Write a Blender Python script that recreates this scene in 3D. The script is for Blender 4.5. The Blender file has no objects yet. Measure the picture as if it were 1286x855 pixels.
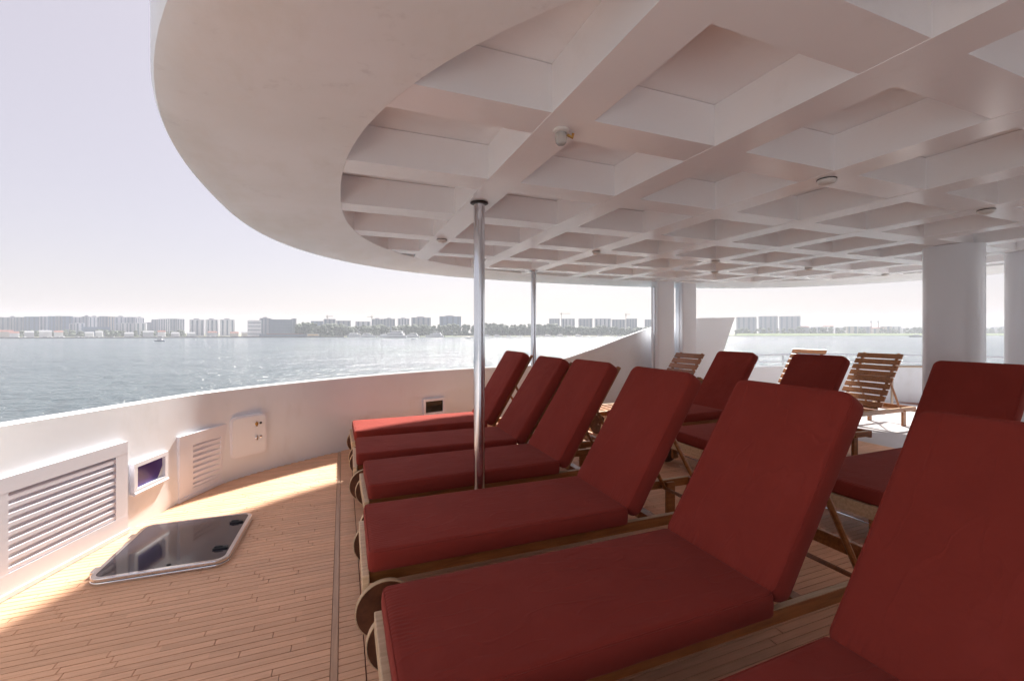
import bpy, bmesh, math, random
from mathutils import Vector, Matrix, noise

S = bpy.context.scene
C = S.collection
R = math.radians
PI = math.pi
random.seed(7)

# ------------------------------------------------------------------ camera, sky, sun, exposure
YAW = R(21.4)            # the camera looks 21.4 degrees to starboard of the ship's forward axis (+Y)
EYE = 1.35
cam = bpy.data.cameras.new('camera')
cam.sensor_width = 36.0
cam.lens = 36.0 * 543.0 / 1286.0
cam.shift_y = -11.5 / 1286.0
cam.clip_start = 0.02
cam.clip_end = 9000
co = bpy.data.objects.new('camera', cam)
C.objects.link(co)
co.location = (0, 0, EYE)
co.rotation_euler = (PI / 2, 0, -YAW)
S.camera = co

SUN = Vector((0.44, 0.84, 1.0)).normalized()
w = bpy.data.worlds.new('World')
S.world = w
w.use_nodes = True
wn, wl = w.node_tree.nodes, w.node_tree.links
bg = wn['Background']
sky = wn.new('ShaderNodeTexSky')
sky.sky_type = 'NISHITA'
sky.sun_disc = False
sky.sun_elevation = math.asin(SUN.z)
sky.sun_rotation = math.atan2(SUN.x, SUN.y)
sky.dust_density = 2.0
sky.air_density = 1.0
mixn = wn.new('ShaderNodeMix')
mixn.data_type = 'RGBA'
mixn.inputs[0].default_value = 0.82
mixn.inputs[7].default_value = (2.85, 2.54, 2.72, 1)      # even veil of haze over the whole sky
wl.new(sky.outputs[0], mixn.inputs[6])
wl.new(mixn.outputs[2], bg.inputs[0])
bg.inputs[1].default_value = 0.06

sl = bpy.data.lights.new('sun', 'SUN')
sl.energy = 3.3
sl.angle = R(3.0)
sl.color = (1.0, 0.945, 0.87)
so = bpy.data.objects.new('sun', sl)
C.objects.link(so)
so.rotation_euler = (-SUN).to_track_quat('-Z', 'Y').to_euler()
so.location = (20, 34, 40)

S.view_settings.view_transform = 'Standard'
S.view_settings.look = 'None'
S.view_settings.gamma = 1.0
S.view_settings.use_curve_mapping = False
S.view_settings.exposure = 2.0
S.cycles.use_denoising = True
S.cycles.use_adaptive_sampling = True
S.cycles.adaptive_threshold = 0.025
S.cycles.max_bounces = 12
S.cycles.diffuse_bounces = 7
S.cycles.volume_bounces = 2
S.cycles.sample_clamp_indirect = 8.0
S.cycles.caustics_reflective = False
S.cycles.caustics_refractive = False

# ------------------------------------------------------------------ helpers
FWD = Vector((math.sin(YAW), math.cos(YAW), 0))
RGT = Vector((math.cos(YAW), -math.sin(YAW), 0))
SEA = EYE - 12.0


def far(px, d, z=0.0):
    """a place in the bay: bearing of photo column px, d metres out"""
    v = FWD * d + RGT * (d * (px - 643.0) / 543.0)
    return Vector((v.x, v.y, z))


class MB:
    def __init__(self):
        self.v, self.f = [], []

    def add(self, vs, fs, M=None):
        o = len(self.v)
        self.v += [tuple(M @ Vector(p)) if M else tuple(p) for p in vs]
        self.f += [tuple(i + o for i in f) for f in fs]
        return self

    def box(self, x0, x1, y0, y1, z0, z1, M=None):
        vs = [(x0, y0, z0), (x1, y0, z0), (x1, y1, z0), (x0, y1, z0), (x0, y0, z1), (x1, y0, z1), (x1, y1, z1), (x0, y1, z1)]
        return self.add(vs, [(3, 2, 1, 0), (4, 5, 6, 7), (0, 1, 5, 4), (1, 2, 6, 5), (2, 3, 7, 6), (3, 0, 4, 7)], M)

    def bbox(self, x0, x1, y0, y1, z0, z1, b=0.006, M=None):
        """box with chamfered edges"""
        bm = bmesh.new()
        bmesh.ops.create_cube(bm, size=1)
        for q in bm.verts:
            q.co = Vector(((x0 + x1) / 2 + q.co.x * (x1 - x0), (y0 + y1) / 2 + q.co.y * (y1 - y0), (z0 + z1) / 2 + q.co.z * (z1 - z0)))
        bmesh.ops.bevel(bm, geom=bm.edges[:], offset=b, segments=2, affect='EDGES', profile=0.5)
        bm.verts.index_update()
        self.add([tuple(q.co) for q in bm.verts], [tuple(q.index for q in f.verts) for f in bm.faces], M)
        bm.free()
        return self

    def tube(self, pts, r, n=10, closed=False, M=None, caps=True):
        pts = [Vector(p) for p in pts]
        rs = r if isinstance(r, (list, tuple)) else [r] * len(pts)
        k = len(pts)
        vs, fs = [], []
        up = Vector((0, 0, 1))
        pn = None
        for i, p in enumerate(pts):
            a = pts[(i - 1) % k] if (closed or i > 0) else p
            b = pts[(i + 1) % k] if (closed or i < k - 1) else p
            t = (b - a).normalized()
            if pn is None:
                pn = t.cross(up)
                if pn.length < 1e-3:
                    pn = t.cross(Vector((0, 1, 0)))
            pn = (pn - t * pn.dot(t)).normalized()
            bn = t.cross(pn)
            for j in range(n):
                an = 2 * PI * j / n
                vs.append(p + (pn * math.cos(an) + bn * math.sin(an)) * rs[i])
        for i in range(k if closed else k - 1):
            for j in range(n):
                i2 = (i + 1) % k
                fs.append((i * n + j, i * n + (j + 1) % n, i2 * n + (j + 1) % n, i2 * n + j))
        if not closed and caps:
            fs.append(tuple(reversed(range(n))))
            fs.append(tuple((k - 1) * n + j for j in range(n)))
        return self.add(vs, fs, M)

    def hoop(self, prof, n=40, M=None):
        """closed profile of (r, z) turned about z: a ring with a hole"""
        vs, fs = [], []
        k = len(prof)
        for r_, z_ in prof:
            for j in range(n):
                an = 2 * PI * j / n
                vs.append((r_ * math.cos(an), r_ * math.sin(an), z_))
        for i in range(k):
            for j in range(n):
                fs.append((i * n + j, i * n + (j + 1) % n, ((i + 1) % k) * n + (j + 1) % n, ((i + 1) % k) * n + j))
        return self.add(vs, fs, M)

    def lathe(self, prof, n=24, M=None):
        """profile of (r, z) turned about z, closed at both ends"""
        vs, fs = [], []
        for r_, z_ in prof:
            for j in range(n):
                an = 2 * PI * j / n
                vs.append((r_ * math.cos(an), r_ * math.sin(an), z_))
        for i in range(len(prof) - 1):
            for j in range(n):
                fs.append((i * n + j, i * n + (j + 1) % n, (i + 1) * n + (j + 1) % n, (i + 1) * n + j))
        fs.append(tuple(reversed(range(n))))
        fs.append(tuple((len(prof) - 1) * n + j for j in range(n)))
        return self.add(vs, fs, M)

    def prism(self, outline, z0, z1, M=None):
        n = len(outline)
        vs = [(x, y, z0) for x, y in outline] + [(x, y, z1) for x, y in outline]
        fs = [tuple(reversed(range(n))), tuple(range(n, 2 * n))] + [(i, (i + 1) % n, n + (i + 1) % n, n + i) for i in range(n)]
        return self.add(vs, fs, M)

    def mesh(self, name, smooth=None):
        me = bpy.data.meshes.new(name)
        me.from_pydata(self.v, [], self.f)
        bm = bmesh.new()
        bm.from_mesh(me)
        bmesh.ops.recalc_face_normals(bm, faces=bm.faces)
        bm.to_mesh(me)
        bm.free()
        if smooth:
            me.shade_smooth()
            me.set_sharp_from_angle(angle=R(smooth))
        return me

    def build(self, name, mat, parent=None, smooth=None, M=None):
        return link(name, self.mesh(name, smooth), mat, parent, M)


def link(name, me, mat, parent=None, M=None):
    o = bpy.data.objects.new(name, me)
    C.objects.link(o)
    if mat and not me.materials:
        me.materials.append(mat)
    if parent:
        o.parent = parent
    if M:
        o.matrix_local = M
    return o


def tag(o, label=None, cat=None, group=None, kind=None):
    if label: o['label'] = label
    if cat: o['category'] = cat
    if group: o['group'] = group
    if kind: o['kind'] = kind
    return o


def thing(name, label, cat, loc=(0, 0, 0), rz=0, group=None):
    o = bpy.data.objects.new(name, None)
    o.empty_display_size = 0.1
    C.objects.link(o)
    o.location = loc
    o.rotation_euler = (0, 0, rz)
    return tag(o, label, cat, group)


def rrect(x0, x1, y0, y1, r, n=5):
    out = []
    for cx, cy, a0 in ((x1 - r, y1 - r, 0), (x0 + r, y1 - r, 90), (x0 + r, y0 + r, 180), (x1 - r, y0 + r, 270)):
        for k in range(n + 1):
            a = R(a0 + 90 * k / n)
            out.append((cx + r * math.cos(a), cy + r * math.sin(a)))
    return out


# ------------------------------------------------------------------ materials
def mat(name, col, rough=0.5, metal=0.0, spec=0.5, **kw):
    m = bpy.data.materials.new(name)
    m.use_nodes = True
    n = m.node_tree.nodes
    b = n['Principled BSDF']
    b.inputs['Base Color'].default_value = (*col, 1)
    b.inputs['Roughness'].default_value = rough
    b.inputs['Metallic'].default_value = metal
    b.inputs['Specular IOR Level'].default_value = spec
    for k, v in kw.items():
        b.inputs[k.replace('_', ' ')].default_value = v
    return m


def N(m, t, **kw):
    n = m.node_tree.nodes.new(t)
    for k, v in kw.items():
        setattr(n, k, v)
    return n


def L(m, a, b):
    m.node_tree.links.new(a, b)


def coords(m, scale=(1, 1, 1), world=False):
    mp = N(m, 'ShaderNodeMapping')
    mp.inputs['Scale'].default_value = scale
    if world:
        L(m, N(m, 'ShaderNodeNewGeometry').outputs['Position'], mp.inputs[0])
    else:
        L(m, N(m, 'ShaderNodeTexCoord').outputs['Object'], mp.inputs[0])
    return mp.outputs[0]


def noise_tex(m, vec, scale, detail=4, rough=0.55):
    n = N(m, 'ShaderNodeTexNoise')
    n.inputs['Scale'].default_value = scale
    n.inputs['Detail'].default_value = detail
    n.inputs['Roughness'].default_value = rough
    L(m, vec, n.inputs['Vector'])
    return n.outputs['Fac']


def ramp(m, fac, stops):
    r = N(m, 'ShaderNodeValToRGB')
    el = r.color_ramp.elements
    while len(el) < len(stops):
        el.new(0.5)
    for e, (p, c) in zip(el, stops):
        e.position = p
        e.color = (*c, 1)
    L(m, fac, r.inputs[0])
    return r.outputs[0]


def bump(m, h, strength=0.2, dist=0.01):
    b = N(m, 'ShaderNodeBump')
    b.inputs['Strength'].default_value = strength
    b.inputs['Distance'].default_value = dist
    L(m, h, b.inputs['Height'])
    L(m, b.outputs[0], m.node_tree.nodes['Principled BSDF'].inputs['Normal'])
    return b


def BS(m):
    return m.node_tree.nodes['Principled BSDF']


def math_node(m, op, a, b=None):
    n = N(m, 'ShaderNodeMath', operation=op)
    for i, q in enumerate((a, b)):
        if q is None: continue
        if isinstance(q, (int, float)): n.inputs[i].default_value = q
        else: L(m, q, n.inputs[i])
    return n.outputs[0]


# painted glass-fibre of the ship: slightly stained gloss white
def white_paint(name, a, b, rough, bstr):
    m = mat(name, a, rough)
    v = coords(m, world=True)
    f = noise_tex(m, v, 1.3, 6, 0.62)
    L(m, ramp(m, f, [(0.25, b), (0.62, a), (0.85, tuple(min(1, x * 1.03) for x in a))]), BS(m).inputs['Base Color'])
    L(m, ramp(m, noise_tex(m, v, 5, 3), [(0.3, (rough * .92,) * 3), (0.75, (rough * 1.12,) * 3)]), BS(m).inputs['Roughness'])
    bump(m, noise_tex(m, v, 2.2, 3), bstr, 0.02)
    return m


def grime(m, col, scale, lo, hi, amount):
    """blotchy discoloration over the paint"""
    b = BS(m).inputs['Base Color']
    src = b.links[0].from_socket
    mx = N(m, 'ShaderNodeMix', data_type='RGBA')
    v_ = coords(m, scale, world=True)
    nz = ramp(m, noise_tex(m, v_, 1.0, 7, 0.68), [(lo, (0, 0, 0)), (hi, (amount,) * 3)])
    L(m, nz, mx.inputs[0])
    L(m, src, mx.inputs[6])
    mx.inputs[7].default_value = (*col, 1)
    L(m, mx.outputs[2], b)


CEIL = white_paint('ceiling_paint', (0.905, 0.91, 0.925), (0.88, 0.885, 0.90), 0.20, 0.05)
SOFFIT = white_paint('soffit_paint', (0.88, 0.90, 0.92), (0.81, 0.82, 0.81), 0.34, 0.06)
WALL = white_paint('bulwark_paint', (0.78, 0.805, 0.84), (0.75, 0.77, 0.79), 0.30, 0.04)
grime(SOFFIT, (0.70, 0.67, 0.60), (2.2, 0.9, 1), 0.50, 0.80, 0.6)
grime(SOFFIT, (0.50, 0.49, 0.50), (9, 9, 3), 0.60, 0.80, 0.5)
grime(CEIL, (0.70, 0.68, 0.67), (3.5, 3.5, 3.5), 0.57, 0.85, 0.4)
grime(WALL, (0.58, 0.56, 0.53), (2.5, 2.5, 1.2), 0.56, 0.85, 0.55)
WHITE = mat('white_gelcoat', (0.78, 0.79, 0.85), 0.32)
COLUMN = white_paint('column_paint', (0.78, 0.81, 0.86), (0.74, 0.77, 0.81), 0.22, 0.03)
DARKSLOT = mat('vent_dark_slot', (0.15, 0.125, 0.27), 0.7)
SLATW = mat('vent_slat_white', (0.80, 0.80, 0.87), 0.35)
STEEL = mat('polished_steel', (0.66, 0.67, 0.70), 0.17, 1.0)
BRONZED = mat('tarnished_steel', (0.36, 0.29, 0.23), 0.35, 1.0)
CHROME = mat('chrome', (0.78, 0.79, 0.81), 0.12, 1.0)
BLACK = mat('black_plastic', (0.012, 0.012, 0.014), 0.45)
RUBBER = mat('rubber_seal', (0.02, 0.02, 0.022), 0.7)
BRASS = mat('brass', (0.55, 0.33, 0.10), 0.3, 1.0)
BLUEGLASS = mat('blue_window_glass', (0.06, 0.04, 0.21), 0.10)
DARKGLASS = mat('dark_window_glass', (0.012, 0.014, 0.013), 0.12)
HATCHGLASS = mat('smoked_acrylic', (0.035, 0.032, 0.045), 0.09, 0, 0.8)
LAMPGLASS = mat('lamp_glass', (0.85, 0.84, 0.80), 0.12, 0, 0.5, Transmission_Weight=0.55)
LAMPBASE = mat('lamp_base', (0.70, 0.68, 0.65), 0.4)


def wood(name, dark, light, rough, ax=(6, 60, 60)):
    m = mat(name, light, rough)
    v = coords(m, ax)
    f = noise_tex(m, v, 1.0, 6, 0.6)
    oi = N(m, 'ShaderNodeObjectInfo')
    c = ramp(m, f, [(0.28, dark), (0.62, light), (0.85, tuple(x * 1.15 for x in light))])
    hs = N(m, 'ShaderNodeHueSaturation')
    L(m, c, hs.inputs['Color'])
    L(m, math_node(m, 'ADD', math_node(m, 'MULTIPLY', oi.outputs['Random'], 0.4), 0.8), hs.inputs['Value'])
    L(m, hs.outputs[0], BS(m).inputs['Base Color'])
    bump(m, f, 0.25, 0.002)
    return m


TEAK = wood('oiled_teak', (0.17, 0.058, 0.016), (0.33, 0.125, 0.036), 0.3)
TEAKPALE = wood('pale_teak_edge', (0.46, 0.32, 0.19), (0.64, 0.48, 0.31), 0.5)
WHEELWOOD = wood('dark_wheel_wood', (0.045, 0.014, 0.008), (0.15, 0.055, 0.025), 0.35, (14, 14, 14))

# fabric of the cushions
CUSH = mat('maroon_canvas', (0.23, 0.035, 0.032), 0.9, 0, 0.12, Sheen_Weight=0.12, Sheen_Roughness=0.5)
BS(CUSH).inputs['Sheen Tint'].default_value = (0.9, 0.45, 0.4, 1)
v = coords(CUSH)
oi = N(CUSH, 'ShaderNodeObjectInfo')
vadd = N(CUSH, 'ShaderNodeVectorMath', operation='ADD')
vm = N(CUSH, 'ShaderNodeVectorMath', operation='SCALE')
vm.inputs[0].default_value = (13, 7, 5)
L(CUSH, oi.outputs['Random'], vm.inputs['Scale'])
L(CUSH, v, vadd.inputs[0])
L(CUSH, vm.outputs[0], vadd.inputs[1])
fn = noise_tex(CUSH, vadd.outputs[0], 4.0, 5, 0.6)
c1 = ramp(CUSH, fn, [(0.22, (0.212, 0.0295, 0.021)), (0.55, (0.230, 0.033, 0.0235)), (0.82, (0.252, 0.039, 0.029))])
hs = N(CUSH, 'ShaderNodeHueSaturation')
L(CUSH, c1, hs.inputs['Color'])
L(CUSH, math_node(CUSH, 'ADD', math_node(CUSH, 'MULTIPLY', oi.outputs['Random'], 0.16), 0.92), hs.inputs['Value'])
L(CUSH, hs.outputs[0], BS(CUSH).inputs['Base Color'])
weave = noise_tex(CUSH, v, 420, 2)
b1 = bump(CUSH, weave, 0.25, 0.0015)
b2 = N(CUSH, 'ShaderNodeBump')
b2.inputs['Strength'].default_value = 0.20
b2.inputs['Distance'].default_value = 0.02
L(CUSH, noise_tex(CUSH, vadd.outputs[0], 9, 4, 0.55), b2.inputs['Height'])
ga = N(CUSH, 'ShaderNodeAttribute', attribute_name='gather')
gs = N(CUSH, 'ShaderNodeSeparateXYZ')
L(CUSH, ga.outputs['Vector'], gs.inputs[0])
wob = math_node(CUSH, 'MULTIPLY', noise_tex(CUSH, vadd.outputs[0], 14, 3), 9.0)
pleat = math_node(CUSH, 'SINE', math_node(CUSH, 'ADD', math_node(CUSH, 'MULTIPLY', gs.outputs[1], 330.0), wob))
fade = math_node(CUSH, 'POWER', 2.718, math_node(CUSH, 'MULTIPLY', math_node(CUSH, 'POWER', math_node(CUSH, 'DIVIDE', gs.outputs[0], 0.075), 2.0), -1.0))
fade = math_node(CUSH, 'MULTIPLY', fade, ramp(CUSH, noise_tex(CUSH, vadd.outputs[0], 5, 2), [(0.35, (0, 0, 0)), (0.6, (1, 1, 1))]))
b3 = N(CUSH, 'ShaderNodeBump')
b3.inputs['Strength'].default_value = 0.6
b3.inputs['Distance'].default_value = 0.0022
L(CUSH, math_node(CUSH, 'MULTIPLY', pleat, fade), b3.inputs['Height'])
cr = noise_tex(CUSH, coords(CUSH, (1.0, 2.6, 1.0)), 3.1, 2, 0.4)
crl = ramp(CUSH, cr, [(0.0, (0, 0, 0)), (0.47, (0, 0, 0)), (0.50, (1, 1, 1)), (0.535, (0, 0, 0)), (1.0, (0, 0, 0))])
b4 = N(CUSH, 'ShaderNodeBump')
b4.inputs['Strength'].default_value = 0.30
b4.inputs['Distance'].default_value = 0.004
L(CUSH, crl, b4.inputs['Height'])
L(CUSH, b2.outputs[0], b4.inputs['Normal'])
L(CUSH, b4.outputs[0], b3.inputs['Normal'])
L(CUSH, b3.outputs[0], b1.inputs['Normal'])

# deck planking: narrow teak strips, every strip its own tone
DECK = mat('teak_deck_strip', (0.45, 0.25, 0.13), 0.36, 0, 0.22)
geo = N(DECK, 'ShaderNodeNewGeometry')
sx = N(DECK, 'ShaderNodeSeparateXYZ')
L(DECK, geo.outputs['Position'], sx.inputs[0])
rowi = math_node(DECK, 'FLOOR', math_node(DECK, 'DIVIDE', math_node(DECK, 'ADD', sx.outputs[1], 0.001), 0.04))
celli = math_node(DECK, 'FLOOR', math_node(DECK, 'MULTIPLY', math_node(DECK, 'ADD', sx.outputs[0], math_node(DECK, 'MULTIPLY', rowi, 0.37)), 1.1))
cv = N(DECK, 'ShaderNodeCombineXYZ')
L(DECK, rowi, cv.inputs[0])
L(DECK, celli, cv.inputs[1])
wnz = N(DECK, 'ShaderNodeTexWhiteNoise')
L(DECK, cv.outputs[0], wnz.inputs['Vector'])
grain = noise_tex(DECK, coords(DECK, (5, 90, 20), world=True), 1.0, 5, 0.6)
stain = noise_tex(DECK, coords(DECK, world=True), 1.6, 5, 0.6)
base = ramp(DECK, grain, [(0.25, (0.65, 0.38, 0.235)), (0.6, (0.77, 0.465, 0.30)), (0.85, (0.82, 0.515, 0.345))])
hs = N(DECK, 'ShaderNodeHueSaturation')
L(DECK, base, hs.inputs['Color'])
val = math_node(DECK, 'ADD', math_node(DECK, 'MULTIPLY', wnz.outputs['Value'], 0.14), 0.80)
val = math_node(DECK, 'ADD', val, math_node(DECK, 'MULTIPLY', stain, 0.22))
L(DECK, val, hs.inputs['Value'])
L(DECK, hs.outputs[0], BS(DECK).inputs['Base Color'])
L(DECK, ramp(DECK, stain, [(0.3, (0.42,) * 3), (0.7, (0.60,) * 3)]), BS(DECK).inputs['Roughness'])
bump(DECK, grain, 0.15, 0.0015)
CAULK = mat('deck_caulking', (0.24, 0.10, 0.06), 0.7)
SEAM = wood('deck_seam_batten', (0.50, 0.30, 0.19), (0.62, 0.38, 0.24), 0.4, (60, 5, 60))

# sea
WATER = mat('sea_water', (0.17, 0.21, 0.22), 0.16, 0, 0.5)
BS(WATER).inputs['IOR'].default_value = 1.333
vw = coords(WATER, (1, 1, 1), world=True)
h1 = noise_tex(WATER, vw, 0.045, 3, 0.5)
h2 = noise_tex(WATER, vw, 0.35, 4, 0.55)
h3 = noise_tex(WATER, vw, 1.6, 3, 0.5)
hh = math_node(WATER, 'ADD', math_node(WATER, 'MULTIPLY', h1, 2.2), math_node(WATER, 'ADD', math_node(WATER, 'MULTIPLY', h2, 1.0), math_node(WATER, 'MULTIPLY', h3, 0.22)))
bump(WATER, hh, 0.85, 2.0)
WATERC = ramp(WATER, noise_tex(WATER, vw, 0.008, 3), [(0.35, (0.075, 0.105, 0.12)), (0.7, (0.10, 0.13, 0.145))])
L(WATER, WATERC, BS(WATER).inputs['Base Color'])

LAND = mat('shore_ground', (0.16, 0.17, 0.12), 0.9)
L(LAND, ramp(LAND, noise_tex(LAND, coords(LAND, world=True), 0.02, 5), [(0.35, (0.10, 0.14, 0.06)), (0.6, (0.22, 0.21, 0.15))]), BS(LAND).inputs['Base Color'])
GRASSY = mat('shore_grass', (0.12, 0.17, 0.05), 0.9)
ROCK = mat('breakwater_rock', (0.05, 0.05, 0.055), 0.9)
LEAF = mat('far_foliage', (0.05, 0.075, 0.04), 0.8)
L(LEAF, ramp(LEAF, noise_tex(LEAF, coords(LEAF, world=True), 0.12, 4), [(0.35, (0.035, 0.06, 0.035)), (0.7, (0.085, 0.11, 0.06))]), BS(LEAF).inputs['Base Color'])


def bcol(name, c):
    m = mat(name, c, 0.7)
    f = noise_tex(m, coords(m, (0.3, 0.3, 0.05)), 1.0, 3)
    L(m, ramp(m, f, [(0.3, tuple(x * 0.85 for x in c)), (0.7, c)]), BS(m).inputs['Base Color'])
    return m


BM = {k: bcol('facade_' + k, c) for k, c in dict(grey=(0.27, 0.28, 0.33), pale=(0.48, 0.48, 0.54), white=(0.68, 0.68, 0.72), blue=(0.14, 0.20, 0.32),
      dark=(0.12, 0.16, 0.23), cream=(0.55, 0.50, 0.46)).items()}
STRIP = mat('facade_stripe', (0.08, 0.12, 0.19), 0.3)
ROOFRED = mat('roof_tile_far', (0.22, 0.08, 0.06), 0.8)
ROOFGREY = mat('roof_grey_far', (0.28, 0.29, 0.31), 0.8)
BOATW = mat('boat_white', (0.78, 0.78, 0.78), 0.35)
BOATB = mat('boat_blue', (0.03, 0.08, 0.17), 0.35)
BOATD = mat('boat_dark', (0.06, 0.08, 0.10), 0.4)
BOATG = mat('boat_glass', (0.03, 0.04, 0.06), 0.15)
CRANEM = mat('crane_steel', (0.25, 0.22, 0.18), 0.6)
SIGNY = mat('yellow_awning', (0.65, 0.40, 0.10), 0.7)

# ------------------------------------------------------------------ sea and far shore
me = MB()
n = 96
rings = [0.5, 30, 80, 160, 300, 600, 1000, 1600, 2500]
vs, fs = [], []
for r_ in rings:
    for j in range(n):
        a = 2 * PI * j / n
        vs.append((r_ * math.cos(a), r_ * math.sin(a), SEA))
for i in range(len(rings) - 1):
    for j in range(n):
        fs.append((i * n + j, i * n + (j + 1) % n, (i + 1) * n + (j + 1) % n, (i + 1) * n + j))
fs.append(tuple(range(n)))
tag(me.add(vs, fs).build('sea', WATER), kind='structure')


def shore_d(px):
    pts = [(-900, 560), (-200, 690), (0, 735), (200, 800), (400, 880), (600, 960), (830, 1020), (950, 1120), (1286, 1190), (1700, 1120), (2600, 800)]
    for (a, da), (b, db) in zip(pts, pts[1:]):
        if a <= px <= b:
            return da + (db - da) * (px - a) / (b - a)
    return pts[0][1] if px < pts[0][0] else pts[-1][1]


LZ = SEA + 1.6
pxs = list(range(-900, 2601, 25))
vs, fs = [], []
for px in pxs:
    d = shore_d(px) + 7 * noise.noise(Vector((px * 0.02, 0, 0)))
    u = far(px, 1.0).normalized()
    k = far(px, d).length
    vs += [(*(u * (k - 4)).xy, SEA - 0.5), (*(u * k).xy, LZ), (*(u * (k + 120)).xy, LZ + 0.5), (*(u * max(2300, k + 200)).xy, LZ + 3)]
for i in range(len(pxs) - 1):
    for j in range(3):
        fs.append((i * 4 + j, (i + 1) * 4 + j, (i + 1) * 4 + j + 1, i * 4 + j + 1))
tag(MB().add(vs, fs).build('far_shore_land', LAND), kind='structure')
# grass bank beyond the water on the starboard side
vs, fs = [], []
pxs = list(range(925, 1500, 25))
for px in pxs:
    d = shore_d(px)
    vs += [far(px, d + 3, LZ + 0.1), far(px, d + 14, LZ + 3.6), far(px, d + 60, LZ + 4.2), far(px, d + 75, LZ + 0.2)]
for i in range(len(pxs) - 1):
    for j in range(3):
        fs.append((i * 4 + j, (i + 1) * 4 + j, (i + 1) * 4 + j + 1, i * 4 + j + 1))
tag(MB().add([tuple(p) for p in vs], fs).build('grass_bank', GRASSY), kind='structure')
# dark stone breakwater in front of the marina
m_ = MB()
vs, fs = [], []
pxs = list(range(-120, 436, 6))
for i, px in enumerate(pxs):
    d = shore_d(px) - 26
    h_ = 2.1 + random.uniform(-0.3, 0.35)
    a, b = far(px, d - 3), far(px, d + 4)
    vs += [(a.x, a.y, SEA - 0.6), (a.x * 1.002, a.y * 1.002, SEA + h_), (b.x, b.y, SEA + h_), (b.x * 1.002, b.y * 1.002, SEA - 0.6)]
for i in range(len(pxs) - 1):
    for j in range(3):
        fs.append((i * 4 + j, (i + 1) * 4 + j, (i + 1) * 4 + j + 1, i * 4 + j + 1))
tag(m_.add(vs, fs).build('breakwater', ROCK), 'long low dark stone breakwater across the marina', 'breakwater')


def zat(py, d):
    return EYE + (416.0 - py) / 543.0 * d


def building(x0, x1, ytop, dd, col, label, group, strips=3, depth=16, roof=None, name='apartment_tower', rows=0):
    d = shore_d((x0 + x1) / 2) + dd
    tiles = random.choice((ROOFRED, ROOFGREY))
    label = label.replace('{c}', dict(grey='mid grey', pale='pale grey', white='white', blue='blue-grey', dark='dark blue', cream='cream')[col])
    label = label.replace('{r}', 'flat roof' if roof != 'gable' else ('red gable roof' if tiles is ROOFRED else 'grey gable roof'))
    a, b = far(x0, d), far(x1, d)
    wd = (b - a).length
    top = zat(ytop, d)
    c = (a + b) / 2
    rz = -math.atan2(c.x, c.y) + R(random.uniform(-5, 5))
    t = thing(name, label, 'building', (c.x, c.y, LZ), rz, group)
    h_ = top - LZ
    MB().box(-wd / 2, wd / 2, 0, depth, -1, h_).build('wall', BM[col], t)
    if strips:
        for k in range(strips):
            u = (k + 0.5) / strips + random.uniform(-0.08, 0.08) / strips
            sw = wd / strips * random.uniform(0.28, 0.45)
            xx = -wd / 2 + u * wd
            MB().box(xx - sw / 2, xx + sw / 2, -0.25, 0.4, 2.5, h_ - 1.2).build('facade_stripe', STRIP, t)  # stripes of balcony columns and shaded recesses, shade put into the colour
    for k in range(rows):
        zz = h_ * (k + 0.7) / (rows + 0.4)
        MB().box(-wd * 0.46, wd * 0.46, -0.2, 0.4, zz - 0.7, zz + 0.7).build('window_band', STRIP, t)
    if roof == 'box':
        MB().box(-wd * 0.22, wd * 0.15, depth * .2, depth * .7, h_, h_ + 2.4).build('roof_housing', BM['grey'], t)
    elif roof == 'gable':
        MB().add([(-wd / 2 - .4, -.4, h_), (wd / 2 + .4, -.4, h_), (wd / 2 + .4, depth + .4, h_), (-wd / 2 - .4, depth + .4, h_), (-wd / 2, depth / 2, h_ + 3), (wd / 2, depth / 2, h_ + 3)],
                 [(0, 1, 5, 4), (2, 3, 4, 5), (0, 4, 3), (1, 2, 5), (3, 2, 1, 0)]).build('roof', tiles, t)
    return t


G1 = 'apartment towers in the dense row beyond the marina'
LB1 = '{c} striped apartment tower in the long dense row beyond the marina breakwater'
for x0, x1, yt, col in [(-22, -10, 398.5, 'grey'), (-9, 2, 398, 'grey'), (2.5, 11, 398.3, 'grey'), (11.5, 21, 398.3, 'pale'), (21.5, 32, 398, 'grey'), (32.5, 41, 397.6, 'blue'), (41.5, 51, 397.6, 'blue'),
                        (51.5, 62, 397.2, 'pale'), (62.5, 71, 397, 'blue'), (71.5, 80, 396.8, 'grey'), (80.5, 89.5, 397, 'blue'), (91, 104, 398, 'pale'), (104.5, 113, 397.3, 'grey'),
                        (113.5, 124, 398, 'white'), (126, 137, 397, 'grey'), (137.5, 145, 397.4, 'cream'), (146, 158, 398, 'pale'), (161, 171, 398, 'grey'), (171.5, 180, 399, 'white')]:
    building(x0, x1, yt, random.uniform(110, 130), col, LB1, G1, random.choice((2, 3, 3, 4)), roof='box' if random.random() < .3 else None)
G2 = 'lower blocks in front of the tower row'
LB2 = 'lower {c} apartment block standing in front of the dense tower row'
for x0, x1, yt, col in [(88, 96, 406, 'pale'), (96.5, 105, 405.5, 'white'), (146, 153, 406, 'pale'), (153.5, 161, 405.5, 'white'), (162, 171, 405.6, 'pale'), (171.5, 182, 405.5, 'white')]:
    building(x0, x1, yt, 80, col, LB2, G2, 2, depth=10, name='apartment_block')
building(108, 134, 410.5, 70, 'blue', 'wide low blue-grey hall in front of the dense tower row', None, 0, depth=18, name='harbour_hall', rows=2)
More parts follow.
